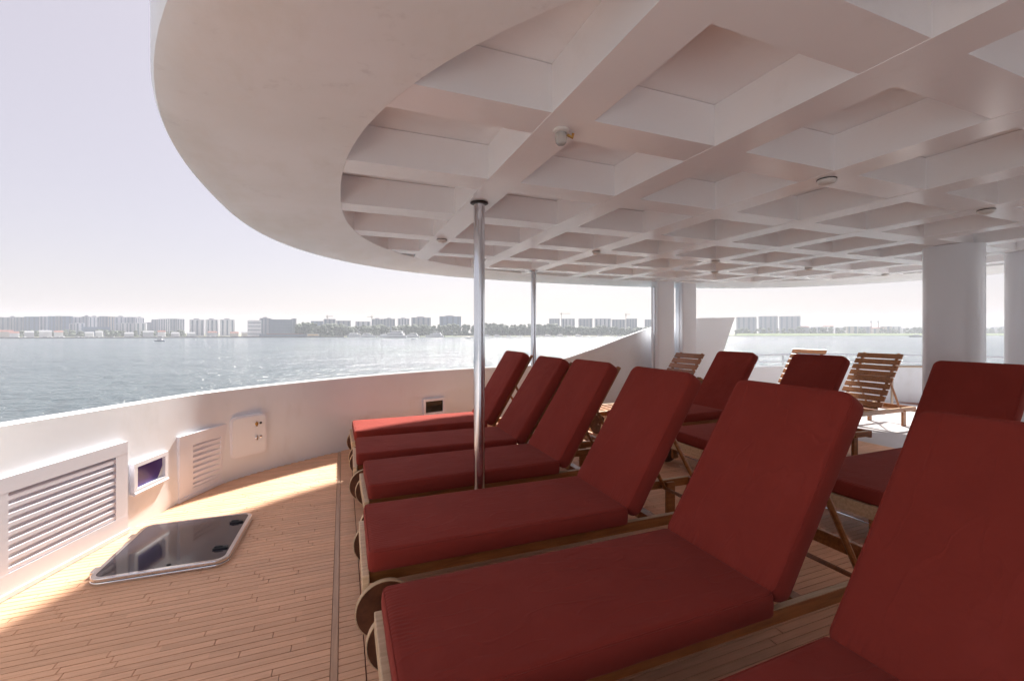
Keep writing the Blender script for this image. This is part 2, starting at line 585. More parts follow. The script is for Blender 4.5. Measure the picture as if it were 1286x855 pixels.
for x0, x1, yt, col in [(184, 190, 404.5, 'grey'), (191.5, 199, 401, 'grey'), (199.5, 207, 400.4, 'pale'), (208.5, 214.5, 400, 'white'), (215, 223, 400.2, 'grey'), (223.5, 231, 400.4, 'pale')]:
    building(x0, x1, yt, 120, col, '{c} apartment tower in the short cluster past the dense tower row', 'short cluster of grey towers', 3)
for x0, x1, lb in ((240, 255, 'standing beside the short grey cluster'), (260, 273, 'in the middle of the three'), (278, 293.5, 'on the side of the white office block')):
    building(x0, x1, 401.2, 90, 'white', 'separate white tower with blue vertical stripes, ' + lb, 'three separate blue-striped towers', 3, roof='box')
building(312, 327, 402, 60, 'white', 'white office block with grey window bands beside dark glass building', None, 0, name='office_block', rows=4)
building(327.5, 340, 399.5, 66, 'grey', 'slim grey-blue office tower between white block and dark glass building', None, 3, name='office_tower', roof='box')
building(340.5, 366, 401, 70, 'dark', 'wide dark blue glass office building near the harbour quay', None, 0, name='glass_office', rows=5)
building(366.5, 372, 399.8, 90, 'grey', 'narrow grey stair tower attached beside the dark glass office', None, 1, depth=8, name='stair_tower')
for x0, x1, yt, col in [(391, 405, 403, 'blue'), (407, 421, 400.5, 'grey'), (423, 440, 402.5, 'grey'), (447, 465, 403.5, 'pale')]:
    building(x0, x1, yt, 130, col, '{c} mid-rise block rising behind trees of the wooded shore', 'mid-rise blocks behind the harbour trees', 3, name='mid_rise_block')
for x0, x1, yt, col in [(467, 481, 400.5, 'grey'), (482, 496, 400.2, 'grey'), (500, 514, 400, 'pale'), (517, 541, 398.6, 'grey'), (552, 579, 397.2, 'blue')]:
    building(x0, x1, yt, 150, col, '{c} hotel block with upright dark stripes above the wooded shore', 'hotel blocks above the wooded shore', 4, depth=22, name='hotel_block', rows=0, roof='box')
for x0, x1, yt, col in [(690, 703, 400, 'grey'), (705, 722, 400, 'pale'), (727, 744, 400, 'grey'), (747, 767, 400, 'pale'), (768.5, 785, 401, 'grey'), (787, 800, 400, 'grey'), (810, 822, 401, 'grey'), (826, 846, 401, 'grey')]:
    building(x0, x1, yt, 170, col, '{c} block of the group seen between thin steel pole and box posts', 'grey blocks beyond the raised bulwark', 4, depth=25, name='grey_block')
for x0, x1, yt, lb in [(926, 948.5, 398, 'next to the raking bulwark end'), (954, 975, 397, 'in the middle of three'), (980.5, 1003, 397, 'next to the low houses')]:
    building(x0, x1, yt, 160, 'grey', 'broad grey apartment slab above the green bank, ' + lb, 'three broad slabs above the green bank', 4, depth=9, name='apartment_slab')
# low houses on the green shore
rr = random.Random(3)
x = 1006
while x < 1285:
    wpx = rr.uniform(7, 15)
    building(x, x + wpx, rr.uniform(408.5, 412.5), rr.uniform(90, 150), rr.choice(('pale', 'white', 'cream', 'grey')), 'low {c} house with {r} in the row behind the green bank', 'low houses behind the green bank', 2 if wpx > 10 else 0,
             depth=12, roof=rr.choice(('gable', None)), name='low_house')
    x += wpx + rr.uniform(-1, 5)
for x0 in (2, 14, 33, 52, 70, 108, 121, 158, 181, 199, 216, 236, 262, 290, 304):
    wpx = rr.uniform(6, 12)
    building(x0, x0 + wpx, rr.uniform(416.5, 419.5), rr.uniform(8, 30), rr.choice(('white', 'white', 'pale', 'cream')), 'small {c} boathouse with {r} on the quay behind the breakwater', 'boathouses behind the breakwater', 0, depth=8,
             roof='gable', name='boathouse')
t = building(386, 400, 419.3, 5, 'cream', 'low quay kiosk with yellow awning near the breakwater end', None, 0, depth=6, name='quay_kiosk')
MB().box(-9, 9, -2.5, 0, 2.2, 3.4).build('awning', SIGNY, t)
t = building(330, 386, 419.6, 3, 'dark', 'long low dark quay shed with reddish roof before glass office', None, 0, depth=10, name='quay_shed')
hq = zat(419.6, shore_d(358) + 3) - LZ
MB().box(-33, 33, -1, 11, hq, hq + 1.2).build('roof', ROOFRED, t)


def crane(px, dd, ytop, jib, lab):
    d = shore_d(px) + dd
    p = far(px, d)
    t = thing('tower_crane', lab, 'crane', (p.x, p.y, LZ), -YAW)
    top = zat(ytop, d) - LZ
    MB().box(-.6, .6, -.6, .6, -1, top + 3).build('mast', CRANEM, t)
    MB().box(-abs(jib) * .3 if jib > 0 else jib, jib if jib > 0 else abs(jib) * .3, -.5, .5, top - 1.2, top).build('jib', CRANEM, t)
    MB().box(-1.3, 1.3, -1, 1, top - 4, top - 1.3).build('cab', CRANEM, t)


crane(411, 140, 397, 14, 'tower crane above grey mid-rise block behind the harbour trees')
crane(467, 160, 397.5, -12, 'tower crane beside the first hotel block on the wooded shore')
crane(705, 180, 393.5, 24, 'tower crane with long jib over the grey block group')
crane(786, 180, 394.5, 12, 'tower crane between two grey blocks near raised bulwark')
for px in (1094, 1103):
    d = shore_d(px) + 100
    p = far(px, d)
    t = thing('lattice_mast', 'slim mast rising from the low houses, one of a pair', 'mast', (p.x, p.y, LZ), 0, 'pair of masts over low houses')
    MB().tube([(0, 0, -1), (0, 0, zat(404, d) - LZ)], [1.0, 0.7], 6).build('pole', ROOFRED, t)
    MB().box(-1.4, 1.4, -1.4, 1.4, zat(405.3, d) - LZ, zat(403, d) - LZ).build('head', BM['grey'], t)

# wooded shore: one far-off mass of crowns, many small leafy lumps
m_ = MB()
ico = bmesh.new()
bmesh.ops.create_icosphere(ico, subdivisions=2, radius=1)
ico.verts.ensure_lookup_table()
iv = [q.co.copy() for q in ico.verts]
ifc = [tuple(q.index for q in f.verts) for f in ico.faces]
rr = random.Random(11)


def lump(p, r_):
    o = Vector((rr.uniform(0, 99), rr.uniform(0, 99), 0))
    m_.add([tuple(p + Vector((q.x * r_ * 1.15, q.y * r_ * 1.15, q.z * r_)) * (1 + 0.45 * noise.noise(q * 2.2 + o))) for q in iv], ifc)


def trees(x0, x1, ylo, yhi, dd0, dd1, nn, r0, r1):
    for _ in range(nn):
        px = rr.uniform(x0, x1)
        d = shore_d(px) + rr.uniform(dd0, dd1)
        ytop = rr.uniform(yhi, yhi + (ylo - yhi) * 0.4) + 0.8 * math.sin(px * 0.13) + 0.7 * math.sin(px * .041)
        r_ = rr.uniform(r0, r1)
        zt = zat(ytop, d)
        z_ = zt - r_
        while z_ > LZ - r_ * 0.5:
            lump(far(px + rr.uniform(-2, 2), d + rr.uniform(-4, 4), z_), r_)
            z_ -= r_ * rr.uniform(1.1, 1.6)


trees(372, 396, 419, 404.5, 20, 60, 34, 2.5, 4.5)
trees(396, 612, 419, 406.8, 40, 90, 150, 3, 5.5)
trees(600, 700, 419, 405.5, 50, 100, 100, 3, 5.5)
trees(700, 850, 419, 409, 60, 110, 90, 3, 5.5)
trees(0, 240, 420, 414.5, 40, 75, 90, 2, 3.5)
trees(924, 1300, 418, 410.5, 80, 135, 120, 2.5, 4.5)
tag(m_.build('shore_woodland', LEAF), 'dark green woodland massed along the far shore', 'trees', kind='stuff')


# boats
def hull_mesh(Ln, W, H, name='hull'):
    st = 9
    vs, fs = [], []
    for i in range(st):
        u = i / (st - 1)
        wd = W / 2 * (1 - max(0, (u - 0.45) / 0.55) ** 2.2) * (0.86 + 0.14 * min(1, u * 4))
        sh = H * (1 + 0.35 * max(0, u - 0.4) ** 1.3)
        x_ = -Ln / 2 + Ln * u
        for yy, zz in ((-wd, sh), (-wd * 0.82, H * 0.3), (0, -0.4 * H), (wd * 0.82, H * 0.3), (wd, sh)):
            vs.append((x_ + (0.06 * Ln * (zz / H) if u > .9 else 0), yy, zz))
    for i in range(st - 1):
        for j in range(4):
            fs.append((i * 5 + j, i * 5 + j + 1, (i + 1) * 5 + j + 1, (i + 1) * 5 + j))
        fs.append((i * 5 + 4, i * 5, (i + 1) * 5, (i + 1) * 5 + 4))
    fs.append((0, 1, 2, 3, 4))
    fs.append(tuple((st - 1) * 5 + j for j in (4, 3, 2, 1, 0)))
    return MB().add(vs, fs)


def boat(px, d, Ln, head, label, group=None, name='motorboat', style='motor', hullmat=None):
    p = far(px, d)
    t = thing(name, label, 'boat', (p.x, p.y, SEA), -YAW + R(head), group)
    W, H = Ln * 0.27, Ln * 0.10
    hull_mesh(Ln, W, H).build('hull', hullmat or BOATW, t)
    if style == 'motor':
        MB().bbox(-Ln * .22, Ln * .16, -W * .34, W * .34, H * .9, H * 2.0, Ln * .01).build('cabin', BOATW, t)
        MB().box(-Ln * .19, Ln * .165, -W * .345, W * .345, H * 1.35, H * 1.75).build('window', BOATG, t)
    elif style == 'yacht':
        MB().bbox(-Ln * .40, Ln * .26, -W * .42, W * .42, H * .9, H * 1.9, Ln * .012).build('main_deck', BOATW, t)
        MB().box(-Ln * .36, Ln * .262, -W * .425, W * .425, H * 1.25, H * 1.6).build('window', BOATG, t)
        MB().bbox(-Ln * .34, Ln * .10, -W * .36, W * .36, H * 1.9, H * 2.7, Ln * .012).build('upper_deck', BOATW, t)
        MB().box(-Ln * .30, Ln * .102, -W * .365, W * .365, H * 2.1, H * 2.45).build('window', BOATG, t)
        MB().tube([(-Ln * .12, 0, H * 2.7), (-Ln * .14, 0, H * 3.6)], Ln * .006, 6).build('mast', BOATW, t)
    elif style == 'fishing':
        MB().bbox(-Ln * .30, Ln * .14, -W * .36, W * .36, H * 1.0, H * 2.7, .05).build('cabin', BOATW, t)
        MB().bbox(-Ln * .47, Ln * .42, -W * .47, W * .47, H * .75, H * 1.25, .04).build('gunwale', BOATW, t)
        for xx in (-.22, -.08, .06):
            MB().box(Ln * xx - Ln * .045, Ln * xx + Ln * .045, -W * .37, W * .37, H * 1.75, H * 2.3).build('window', BOATG, t)
        MB().bbox(-Ln * .36, Ln * .20, -W * .42, W * .42, H * 2.72, H * 2.95, .03).build('roof', BOATW, t)
        MB().tube([(-Ln * .1, 0, H * 2.95), (-Ln * .1, 0, H * 3.8)], .05, 6).build('mast', BOATD, t)
    elif style == 'sail':
        MB().bbox(-Ln * .2, Ln * .1, -W * .28, W * .28, H * .9, H * 1.5, .05).build('cabin', BOATW, t)
        MB().tube([(Ln * .05, 0, H), (Ln * .05, 0, Ln * 1.15)], Ln * .009, 6).build('mast', BOATW, t)
    return t


boat(200, 520, 12.5, 176, 'white fishing cruiser with blue hull crossing the open water alone', None, 'fishing_boat', 'fishing', BOATB)
rr = random.Random(21)
px = 3.0
while px < 318:
    Ln = rr.uniform(7.5, 15)
    boat(px, shore_d(px) - rr.uniform(4, 16), Ln, rr.choice((0, 180)) + rr.uniform(-22, 22), 'small white motorboat moored in the packed marina behind the breakwater', 'small boats packed in the marina',
         style=rr.choice(('motor', 'motor', 'yacht')))
    px += Ln * 543 / 760 * rr.uniform(0.55, 1.0)
for px, Ln, hd in ((447, 34, 4), (463, 30, 3), (482, 26, 178)):
    boat(px, shore_d(px) - 10, Ln, hd, 'white motor yacht berthed by the quay end before the trees', 'yachts berthed by the quay end', 'motor_yacht', 'yacht')
boat(495, 800, 46, 180, 'largest white motor yacht with two decks anchored off the woods', None, 'motor_yacht', 'yacht')
boat(517, 850, 30, 182, 'white motor yacht seen behind blue launch off the woods', None, 'motor_yacht', 'yacht')
boat(519, 640, 7, 60, 'small dark blue launch under way before the white yachts', None, 'launch', 'motor', BOATB)
boat(530, 560, 3.4, 30, 'tiny dark speedboat trailing wake on the open water', None, 'speedboat', 'motor', BOATD)
boat(546, 880, 36, 178, 'grey-white motor yacht anchored alone beyond the blue launch', None, 'motor_yacht', 'yacht')
boat(588, 720, 11, 180, 'small white cruiser just beside the tall steel pole', None, 'cruiser', 'motor')
for px in (614, 626, 640, 655, 678, 690, 702, 716, 728, 741, 754, 766, 778):
    Ln = rr.uniform(11, 20)
    boat(px + rr.uniform(-2, 2), shore_d(px) - rr.uniform(6, 30), Ln, rr.choice((0, 180)) + rr.uniform(-15, 15), 'white boat moored off the wooded shore between steel poles and raised bulwark',
         'boats moored off the wooded shore', style=rr.choice(('motor', 'yacht')))
boat(1150, 900, 26, 178, 'long dark workboat on the glittering water before green bank', None, 'workboat', 'motor', BOATD)
for px, d in ((246, 600), (702, 520)):
    p = far(px, d)
    t = thing('marker_buoy', 'small buoy afloat in the open bay', 'buoy', (p.x, p.y, SEA), 0, 'buoys in the bay')
    MB().lathe([(.1, -.3), (.55, -.1), (.55, .5), (.25, .8), (.15, 1.5), (.02, 1.55)], 10).build('float', BOATW if px < 300 else BOATD, t, 40)

# ------------------------------------------------------------------ ship: hull and deck
# inner foot of the bulwark, from astern on the port side round the bow to starboard
PORT = [(-1.92, -6.0), (-1.92, -3), (-1.90, 0), (-1.84, 1.3), (-1.72, 2.3), (-1.595, 2.948), (-1.348, 3.653), (-1.21, 4.12), (-0.976, 4.593), (-0.39, 5.013), (0.084, 5.323), (0.9, 5.70), (1.82, 5.96), (2.8, 6.12), (3.6, 6.2)]
MIDB = [(4.3, 6.22), (5.1, 6.22), (6.0, 6.18), (6.6, 6.14)]
STAR = [(7.5, 6.08), (8.6, 5.85), (9.6, 5.35), (10.6, 4.45), (11.3, 3.2), (11.7, 1.6), (11.8, 0), (11.8, -6)]


def smooth_path(pts, step=0.06, keep=6):
    out = []
    n_ = len(pts)
    for i in range(n_ - 1):
        p0, p1, p2, p3 = (Vector(pts[max(0, min(n_ - 1, i + k))]) for k in (-1, 0, 1, 2))
        cnt = max(2, int((p2 - p1).length / step))
        for k in range(cnt):
            t_ = k / cnt
            out.append(0.5 * ((2 * p1) + (p2 - p0) * t_ + (2 * p0 - 5 * p1 + 4 * p2 - p3) * t_ ** 2 + (3 * p1 - p0 - 3 * p2 + p3) * t_ ** 3))
    out.append(Vector(pts[-1]))
    return out


PATH = smooth_path(PORT + MIDB + STAR)
for _ in range(45):
    PATH = [PATH[0]] + [PATH[i - 1] * .25 + PATH[i] * .5 + PATH[i + 1] * .25 for i in range(1, len(PATH) - 1)] + [PATH[-1]]
NP = len(PATH)
NRM = []
for i, p in enumerate(PATH):
    t_ = (PATH[min(NP - 1, i + 1)] - PATH[max(0, i - 1)]).normalized()
    NRM.append(Vector((t_.y, -t_.x)))          # towards the deck


def port_top(X, Y):
    if Y < 6 and X < 2.6 or Y < 4: return 0.825 + 0.07 * min(1, max(0, (4.7 - Y) / 2.0)) ** 1.2
    if X < 2.7: return 0.825
    u = [(2.7, 0.825), (3.1, 0.86), (3.5, 0.945), (4.0, 1.08), (4.5, 1.24), (5.0, 1.39), (5.5, 1.52), (5.9, 1.585), (6.3, 1.605), (7.2, 1.62)]
    for (a, za), (b, zb) in zip(u, u[1:]):
        if a <= X <= b: return za + (zb - za) * (X - a) / (b - a)
    return 1.62


def wall_mesh(idx, topf, thick=0.06, lean=0.025, cap=None):
    vs, fs = [], []
    for i in idx:
        p, n_ = PATH[i], NRM[i]
        zt = topf(p.x, p.y)
        prof = [(0.0, -0.03), (-lean * .5, zt * .5), (-lean, zt - 0.012), (-lean - 0.012, zt), (-lean - thick + .012, zt), (-lean - thick, zt - 0.012), (-lean - thick, -0.03)]
        for o_, z_ in prof:
            q = p + n_ * o_
            vs.append((q.x, q.y, z_))
    k = 7
    for a in range(len(idx) - 1):
        for j in range(k):
            fs.append((a * k + j, a * k + (j + 1) % k, (a + 1) * k + (j + 1) % k, (a + 1) * k + j))
    fs.append(tuple(range(k)))
    fs.append(tuple(reversed([(len(idx) - 1) * k + j for j in range(k)])))
    return MB().add(vs, fs)


iA = [i for i in range(NP) if PATH[i].x <= 2.0 or PATH[i].y > 5.5 and PATH[i].x <= 6.62]
iA = [i for i in iA if i <= max(j for j in range(NP) if PATH[j].y > 5.5 and PATH[j].x <= 6.62)]
iB = list(range(iA[-1], NP))
bul = thing('bulwark', 'curved white bulwark with louvred vents and raised ramp beyond the loungers', 'bulwark', (0, 0, 0))
wobj = wall_mesh(iA, port_top).build('wall', WALL, bul, 35)
# raking end piece of the raised part
pe, ne = PATH[iA[-1]], NRM[iA[-1]]
te = Vector((-ne.y, ne.x))
if te.x < 0: te = -te
q0 = pe - ne * 0.03
MB().add([((q0 - ne * o_ + te * du).x, (q0 - ne * o_ + te * du).y, z_) for o_ in (0.0, 0.115) for du, z_ in ((-0.01, 0.70), (-0.01, 1.604), (0.40, 1.615), (0.02, 0.70))],
         [(0, 1, 2, 3), (7, 6, 5, 4), (0, 4, 5, 1), (1, 5, 6, 2), (2, 6, 7, 3), (3, 7, 4, 0)]).build('end_fin', WALL, bul)
bul2 = thing('low_bulwark', 'low white bulwark topped by thin steel rails past the raised ramp', 'bulwark', (0, 0, 0))
wall_mesh(iB, lambda a, b: 0.66).build('wall', WALL, bul2, 35)
railpts = [(PATH[i] - NRM[i] * 0.11) for i in iB]
for z_, r_ in ((0.885, 0.014), (0.745, 0.011)):
    MB().tube([(q.x, q.y, z_) for q in railpts[3::4]], r_, 8).build('handrail', STEEL, bul2, 60)
for q in railpts[6::20]:
    MB().tube([(q.x, q.y, 0.65), (q.x, q.y, 0.885)], 0.011, 8).build('stanchion', STEEL, bul2, 60)

# hull below
vs, fs = [], []
outl = [(PATH[i] - NRM[i] * 0.10) for i in range(0, NP, 3)]
for q in outl:
    vs.append((q.x, q.y, -0.06))
ctr = Vector((5, -1))
for q in outl:
    qq = ctr + (q - ctr) * 0.93
    vs.append((qq.x, qq.y, SEA - 1.0 + 0.4))
k = len(outl)
for i in range(k):
    fs.append((i, (i + 1) % k, k + (i + 1) % k, k + i))
fs.append(tuple(range(k, 2 * k)))
tag(MB().add(vs, fs).build('ship_hull', WHITE), 'white ship hull below the teak deck', 'ship')

# deck
deck = tag(MB().add([(q.x, q.y, -0.012) for q in outl] + [(q.x, q.y, -0.05) for q in outl],
                    [tuple(range(k)), tuple(range(2 * k - 1, k - 1, -1))] + [(i, (i + 1) % k, k + (i + 1) % k, k + i) for i in range(k)]).build('deck', CAULK), kind='structure')


def xrange_at(y):
    xs = []
    for a, b in zip(PATH, PATH[1:]):
        if (a.y - y) * (b.y - y) < 0 or a.y == y:
            u = (y - a.y) / (b.y - a.y) if b.y != a.y else 0
            xs.append(a.x + (b.x - a.x) * u)
    return (min(xs), max(xs)) if len(xs) > 1 else None


PITCH, GAP = 0.04, 0.0042
rr = random.Random(5)
single, rest = [], MB()
XP = 5.95            # starboard of this the deck is pale plating
unit = None
y = -1.2
S0, S1, S2, S3 = -0.045, -0.018, 0.086, 0.088
while y < 6.2:
    ya, yb = y + GAP / 2, y + PITCH - GAP / 2
    ra, rb = xrange_at(y), xrange_at(y + PITCH)
    if ra and rb:
        lo, hi = max(ra[0], rb[0]) - 0.02, min(min(ra[1], rb[1]) + 0.02, XP)
        cuts = []
        # port field, up to the seam batten: butts step over from row to row
        row = int(round((y + 2) / PITCH))
        xs = [S0 - 0.0012 - (0.13 + 0.17 * k + 0.028 * (row % 5)) for k in range(0, 12)]
        use = [x_ for x_ in xs if x_ > lo + 0.12 and rr.random() < 0.42]
        e = [S0 - 0.0012] + use + [lo]
        segs = [(b_, a_) for a_, b_ in zip(e, e[1:])]
        segs += [(S1 + 0.0008, S2)]
        x_ = S3
        while x_ < hi:
            x2 = min(hi, x_ + rr.uniform(0.9, 2.2))
            segs.append((x_, x2 - (GAP if x2 < hi else 0)))
            x_ = x2
        for (x0, x1) in segs:
            if x1 - x0 < 0.02: continue
            g = 0.0015
            zt = rr.uniform(-0.0006, 0.0006)
            if 1.56 < y < 3.4 and x1 < 0.1 and len(single) < 298:
                single.append((x0 + g, x1 - g, ya, yb, zt))
            else:
                rest.box(x0 + g, x1 - g, ya, yb, -0.011, zt)
    y += PITCH
cube = MB().box(0, 1, 0, 1, -1, 0).mesh('plank')
cube.materials.append(DECK)
for x0, x1, y0, y1, zt in single:
    o = link('plank', cube, None, deck)
    o.location = (x0, y0, zt)
    o.scale = (x1 - x0, y1 - y0, 0.011)
tag(rest.build('planking', DECK, deck), kind='stuff')
MB().bbox(S0, S1, -1.2, 5.22, -0.011, 0.002, 0.0015).build('seam_batten', SEAM, deck)

# pale starboard plating, and unseen aft plates added to bounce neutral light
PD = white_paint('bounce_deck_paint', (0.50, 0.49, 0.50), (0.43, 0.42, 0.42), 0.45, 0.05)
yy = -5.9
while yy < 6.2:
    y2 = min(yy + 0.8, 6.2) if not (yy < -1.2 < yy + 0.8) else -1.2
    ra, rb = xrange_at(yy + .01), xrange_at(y2 - .01)
    if ra and rb:
        lo, hi = max(ra[0], rb[0]), min(ra[1], rb[1])
        x_ = lo if y2 <= -1.19 else XP
        while x_ < hi - .05:
            x2 = min(hi, x_ + 1.5)
            MB().box(x_ + .004, x2 - .004, yy + .004, y2 - .004, -.011, -.001).build('bounce_deck_plate', PD, deck)
            x_ = x2
    yy = y2

# ------------------------------------------------------------------ fittings on the port bulwark
def wall_frame(a, b):
    """matrix at wall foot a, x along the wall to b, y out of the wall towards the deck, z up"""
    a, b = Vector((*a, 0)), Vector((*b, 0))
    xd = (b - a).normalized()
    yd = Vector((xd.y, -xd.x, 0))
    M = Matrix.Identity(4)
    M.col[0][:3] = xd
    M.col[1][:3] = yd
    M.col[2][:3] = (0, 0, 1)
    M.col[3][:3] = a
    return M, (b - a).length


def louvre(a, b, z0, z1, sx0, sx1, sz0, sz1, ns, proud, label):
    M, ln = wall_frame(a, b)
    y0, y1 = -0.10, proud
    f = MB()
    f.box(0, ln, y0, y1, z0, sz0, M).box(0, ln, y0, y1, sz1, z1, M).box(0, sx0, y0, y1 - .0006, sz0, sz1, M).box(sx1, ln, y0, y1 - .0006, sz0, sz1, M)
    f.box(-.006, ln + .006, y0, y1 + .006, 0.003, z0 - .001, M)
    t = f.build('vent_panel', WHITE, bul)
    t['label'] = label
    MB().box(sx0 - .01, sx1 + .01, y1 - .055, y1 - .05, sz0 - .01, sz1 + .01, M).build('back_plate', DARKSLOT, t)
    p = (sz1 - sz0) / ns
    for k in range(ns):
        zc = sz0 + p * (k + .5)
        h_ = p * .64
        # each blade slopes outwards and down
        MB().add([(sx0, y1 - .042, zc + h_ * .5 + .006), (sx1, y1 - .042, zc + h_ * .5 + .006), (sx1, y1 - .003, zc + h_ * .12), (sx0, y1 - .003, zc + h_ * .12),
                  (sx0, y1 - .042, zc - h_ * .35), (sx1, y1 - .042, zc - h_ * .35), (sx1, y1 - .003, zc - h_ * .62), (sx0, y1 - .003, zc - h_ * .62)],
                 [(0, 1, 2, 3), (7, 6, 5, 4), (0, 4, 5, 1), (3, 2, 6, 7), (0, 3, 7, 4), (1, 5, 6, 2)], M).build('slat', SLATW, t)
    return t


wd1 = Vector((0.247, 0.705)).normalized()
a1 = Vector((-1.595, 2.948)) - wd1 * 0.09
b1_ = Vector((-1.352, 3.641))
louvre(a1, b1_, 0.03, 0.615, 0.115, 0.735, 0.125, 0.535, 9, 0.014, 'large louvred vent panel')
louvre((-1.21, 4.12), (-0.976, 4.593), 0.03, 0.52, 0.13, 0.43, 0.075, 0.425, 8, 0.022, 'small upright louvred vent panel')


def small_window(a, b, z0, z1, fr, glass, label, proud=0.015):
    M, ln = wall_frame(a, b)
    f = MB()
    y0, y1 = -0.10, proud
    f.box(0, ln, y0, y1, z0, z0 + fr, M).box(0, ln, y0, y1, z1 - fr, z1, M).box(0, fr, y0, y1 - .0006, z0 + fr, z1 - fr, M).box(ln - fr, ln, y0, y1 - .0006, z0 + fr, z1 - fr, M)
    t = f.build('window_frame', WHITE, bul)
    t['label'] = label
    MB().box(fr - .006, ln - fr + .006, proud - .028, proud - .022, z0 + fr - .006, z1 - fr + .006, M).build('pane', glass, t)
    # rounded sill bead
    MB().tube([M @ Vector((0, y1 - .004, z0)), M @ Vector((ln, y1 - .004, z0))], .012, 8).build('sill_bead', WHITE, t, 60)


small_window((-1.335, 3.69), (-1.243, 4.005), 0.235, 0.445, 0.03, BLUEGLASS, 'window with deep blue pane between the two vents', 0.014)
small_window((0.985, 5.712), (1.29, 5.80), 0.245, 0.455, 0.03, DARKGLASS, 'window with black pane and white frame behind loungers', 0.02)

# rounded access panel with two latches
M, ln = wall_frame((-0.965, 4.60), (-0.705, 4.786))
f = MB()
o_ = rrect(0, ln, 0.19, 0.565, 0.045)
Mx = M @ Matrix(((1, 0, 0, 0), (0, 0, 1, 0), (0, 1, 0, 0), (0, 0, 0, 1)))
f.prism(o_, -0.08, 0.034, Mx)
acc = f.build('access_panel', WHITE, bul)
acc['label'] = 'rounded access panel with two latches'
MB().prism(rrect(0.014, ln - .014, 0.204, 0.551, 0.036), 0.030, 0.042, Mx).build('cover_plate', WALL, acc)
for k, (zz, mt) in enumerate(((0.475, BRASS), (0.345, CHROME))):
    MB().lathe([(.014, 0), (.014, .006), (.008, .012), (.004, .013)], 14, M @ Matrix.Translation((ln * .70, .042, zz)) @ Matrix.Rotation(-PI / 2, 4, 'X')).build('latch', mt, acc, 40)
    MB().bbox(ln * .70 - .006, ln * .70 + .006, .044, .056, zz - .022, zz + .022, .002, M).build('latch_handle', mt, acc)
    MB().lathe([(.011, 0), (.011, .004), (.004, .006)], 12, M @ Matrix.Translation((ln * .82, .042, zz + .004)) @ Matrix.Rotation(-PI / 2, 4, 'X')).build('lock', BLACK if k == 0 else CHROME, acc, 40)

# deck hatch
hx, hy = -0.935, 3.285
hat = thing('deck_hatch', 'square smoked-acrylic deck hatch in a polished metal frame', 'hatch', (hx, hy, 0), R(-1.5))
HW, HL = 0.325, 0.355


def ring(m_, x, y, r, w_, z0, z1):
    a = rrect(-x, x, -y, y, r, 6)
    b = rrect(-x + w_, x - w_, -y + w_, y - w_, max(.01, r - w_), 6)
    n_ = len(a)
    vs = [(*p, z0) for p in a] + [(*p, z1 - .004) for p in a] + [(p[0] * .992, p[1] * .992, z1) for p in a] + [(*p, z1) for p in b] + [(*p, z0) for p in b]
    fs = []
    for lv in range(4):
        for i in range(n_):
            fs.append((lv * n_ + i, lv * n_ + (i + 1) % n_, (lv + 1) * n_ + (i + 1) % n_, (lv + 1) * n_ + i))
    for i in range(n_):
        fs.append((4 * n_ + i, 4 * n_ + (i + 1) % n_, (i + 1) % n_, i))
    return m_.add(vs, fs)


ring(MB(), HW, HL, .07, .05, 0.0015, .014).build('base_frame', CHROME, hat, 35)
ring(MB(), HW - .004, HL - .004, .068, .03, .0135, .019).build('gasket', RUBBER, hat, 35)
ring(MB(), HW - .001, HL - .001, .07, .024, .0185, .036).build('lid_frame', CHROME, hat, 35)
MB().prism(rrect(-HW + .022, HW - .022, -HL + .022, HL - .022, .048, 6), .020, .0345).build('pane', HATCHGLASS, hat)
for yy in (-0.19, 0.19):
    g = MB().bbox(HW - .115, HW - .035, yy - .014, yy + .014, .0348, .045, .004).build('handle', BLACK, hat)
    MB().bbox(HW - .105, HW - .06, yy - .007, yy + .007, .0448, .053, .003).build('lever', BLACK, g)
for yy in (-0.22, 0.20):
    MB().bbox(-HW - .025, -HW + .02, yy - .03, yy + .03, .004, .032, .004).build('hinge', CHROME, hat)
MB().lathe([(.010, .034), (.010, .038), (.004, .040)], 12, Matrix.Translation((.03, -HL + .05, 0))).build('screw_cap', BLACK, hat)

# ------------------------------------------------------------------ canopy with coffered underside
ZC = EYE + 0.85          # underside
ZT = ZC + 0.19           # coffer roof


def supere(cx, cy, a, b, n_, t_):
    c_, s_ = math.cos(t_), math.sin(t_)
    return Vector((cx + a * math.copysign(abs(c_) ** (2 / n_), c_), cy + b * math.copysign(abs(s_) ** (2 / n_), s_)))


NA = 288
ctr = Vector((3.95, 2.9))
RIMP = [supere(3.95, 2.9, 3.96, 3.08, 2.45, 2 * PI * k / 720) for k in range(720)]
KD = 0.80 / 0.85      # the edge hangs 5 cm below the coffers
full = [supere(3.93, 3.2, 4.70, 3.72, 2.5, 2 * PI * k / 720) * KD for k in range(720)]
full = [Vector((p.x + max(0, p.x - 3.7) * 0.10, p.y)) for p in full]      # a little wider to starboard
OUTP = full[0:361] + [p for p in full[361:720] if p.y > 1.15 and p.x < 4]       # round forward; unseen after end drawn out straight to shade the deck
OUTP += [Vector((-0.33, 0.7)), Vector((-0.30, -1.7)), Vector((7.7, -1.7)), Vector((7.73, 0.7))]
OUTP += [p for p in full[361:720] if p.y > 1.15 and p.x >= 4]


def cast(poly, ang):
    d = Vector((math.cos(ang), math.sin(ang)))
    best = None
    for a, b in zip(poly, poly[1:] + poly[:1]):
        e = b - a
        den = d.x * e.y - d.y * e.x
        if abs(den) < 1e-12: continue
        w_ = a - ctr
        t_ = (w_.x * e.y - w_.y * e.x) / den
        u_ = (w_.x * d.y - w_.y * d.x) / den
        if t_ > 0 and -1e-6 <= u_ <= 1 + 1e-6 and (best is None or t_ > best): best = t_
    return best


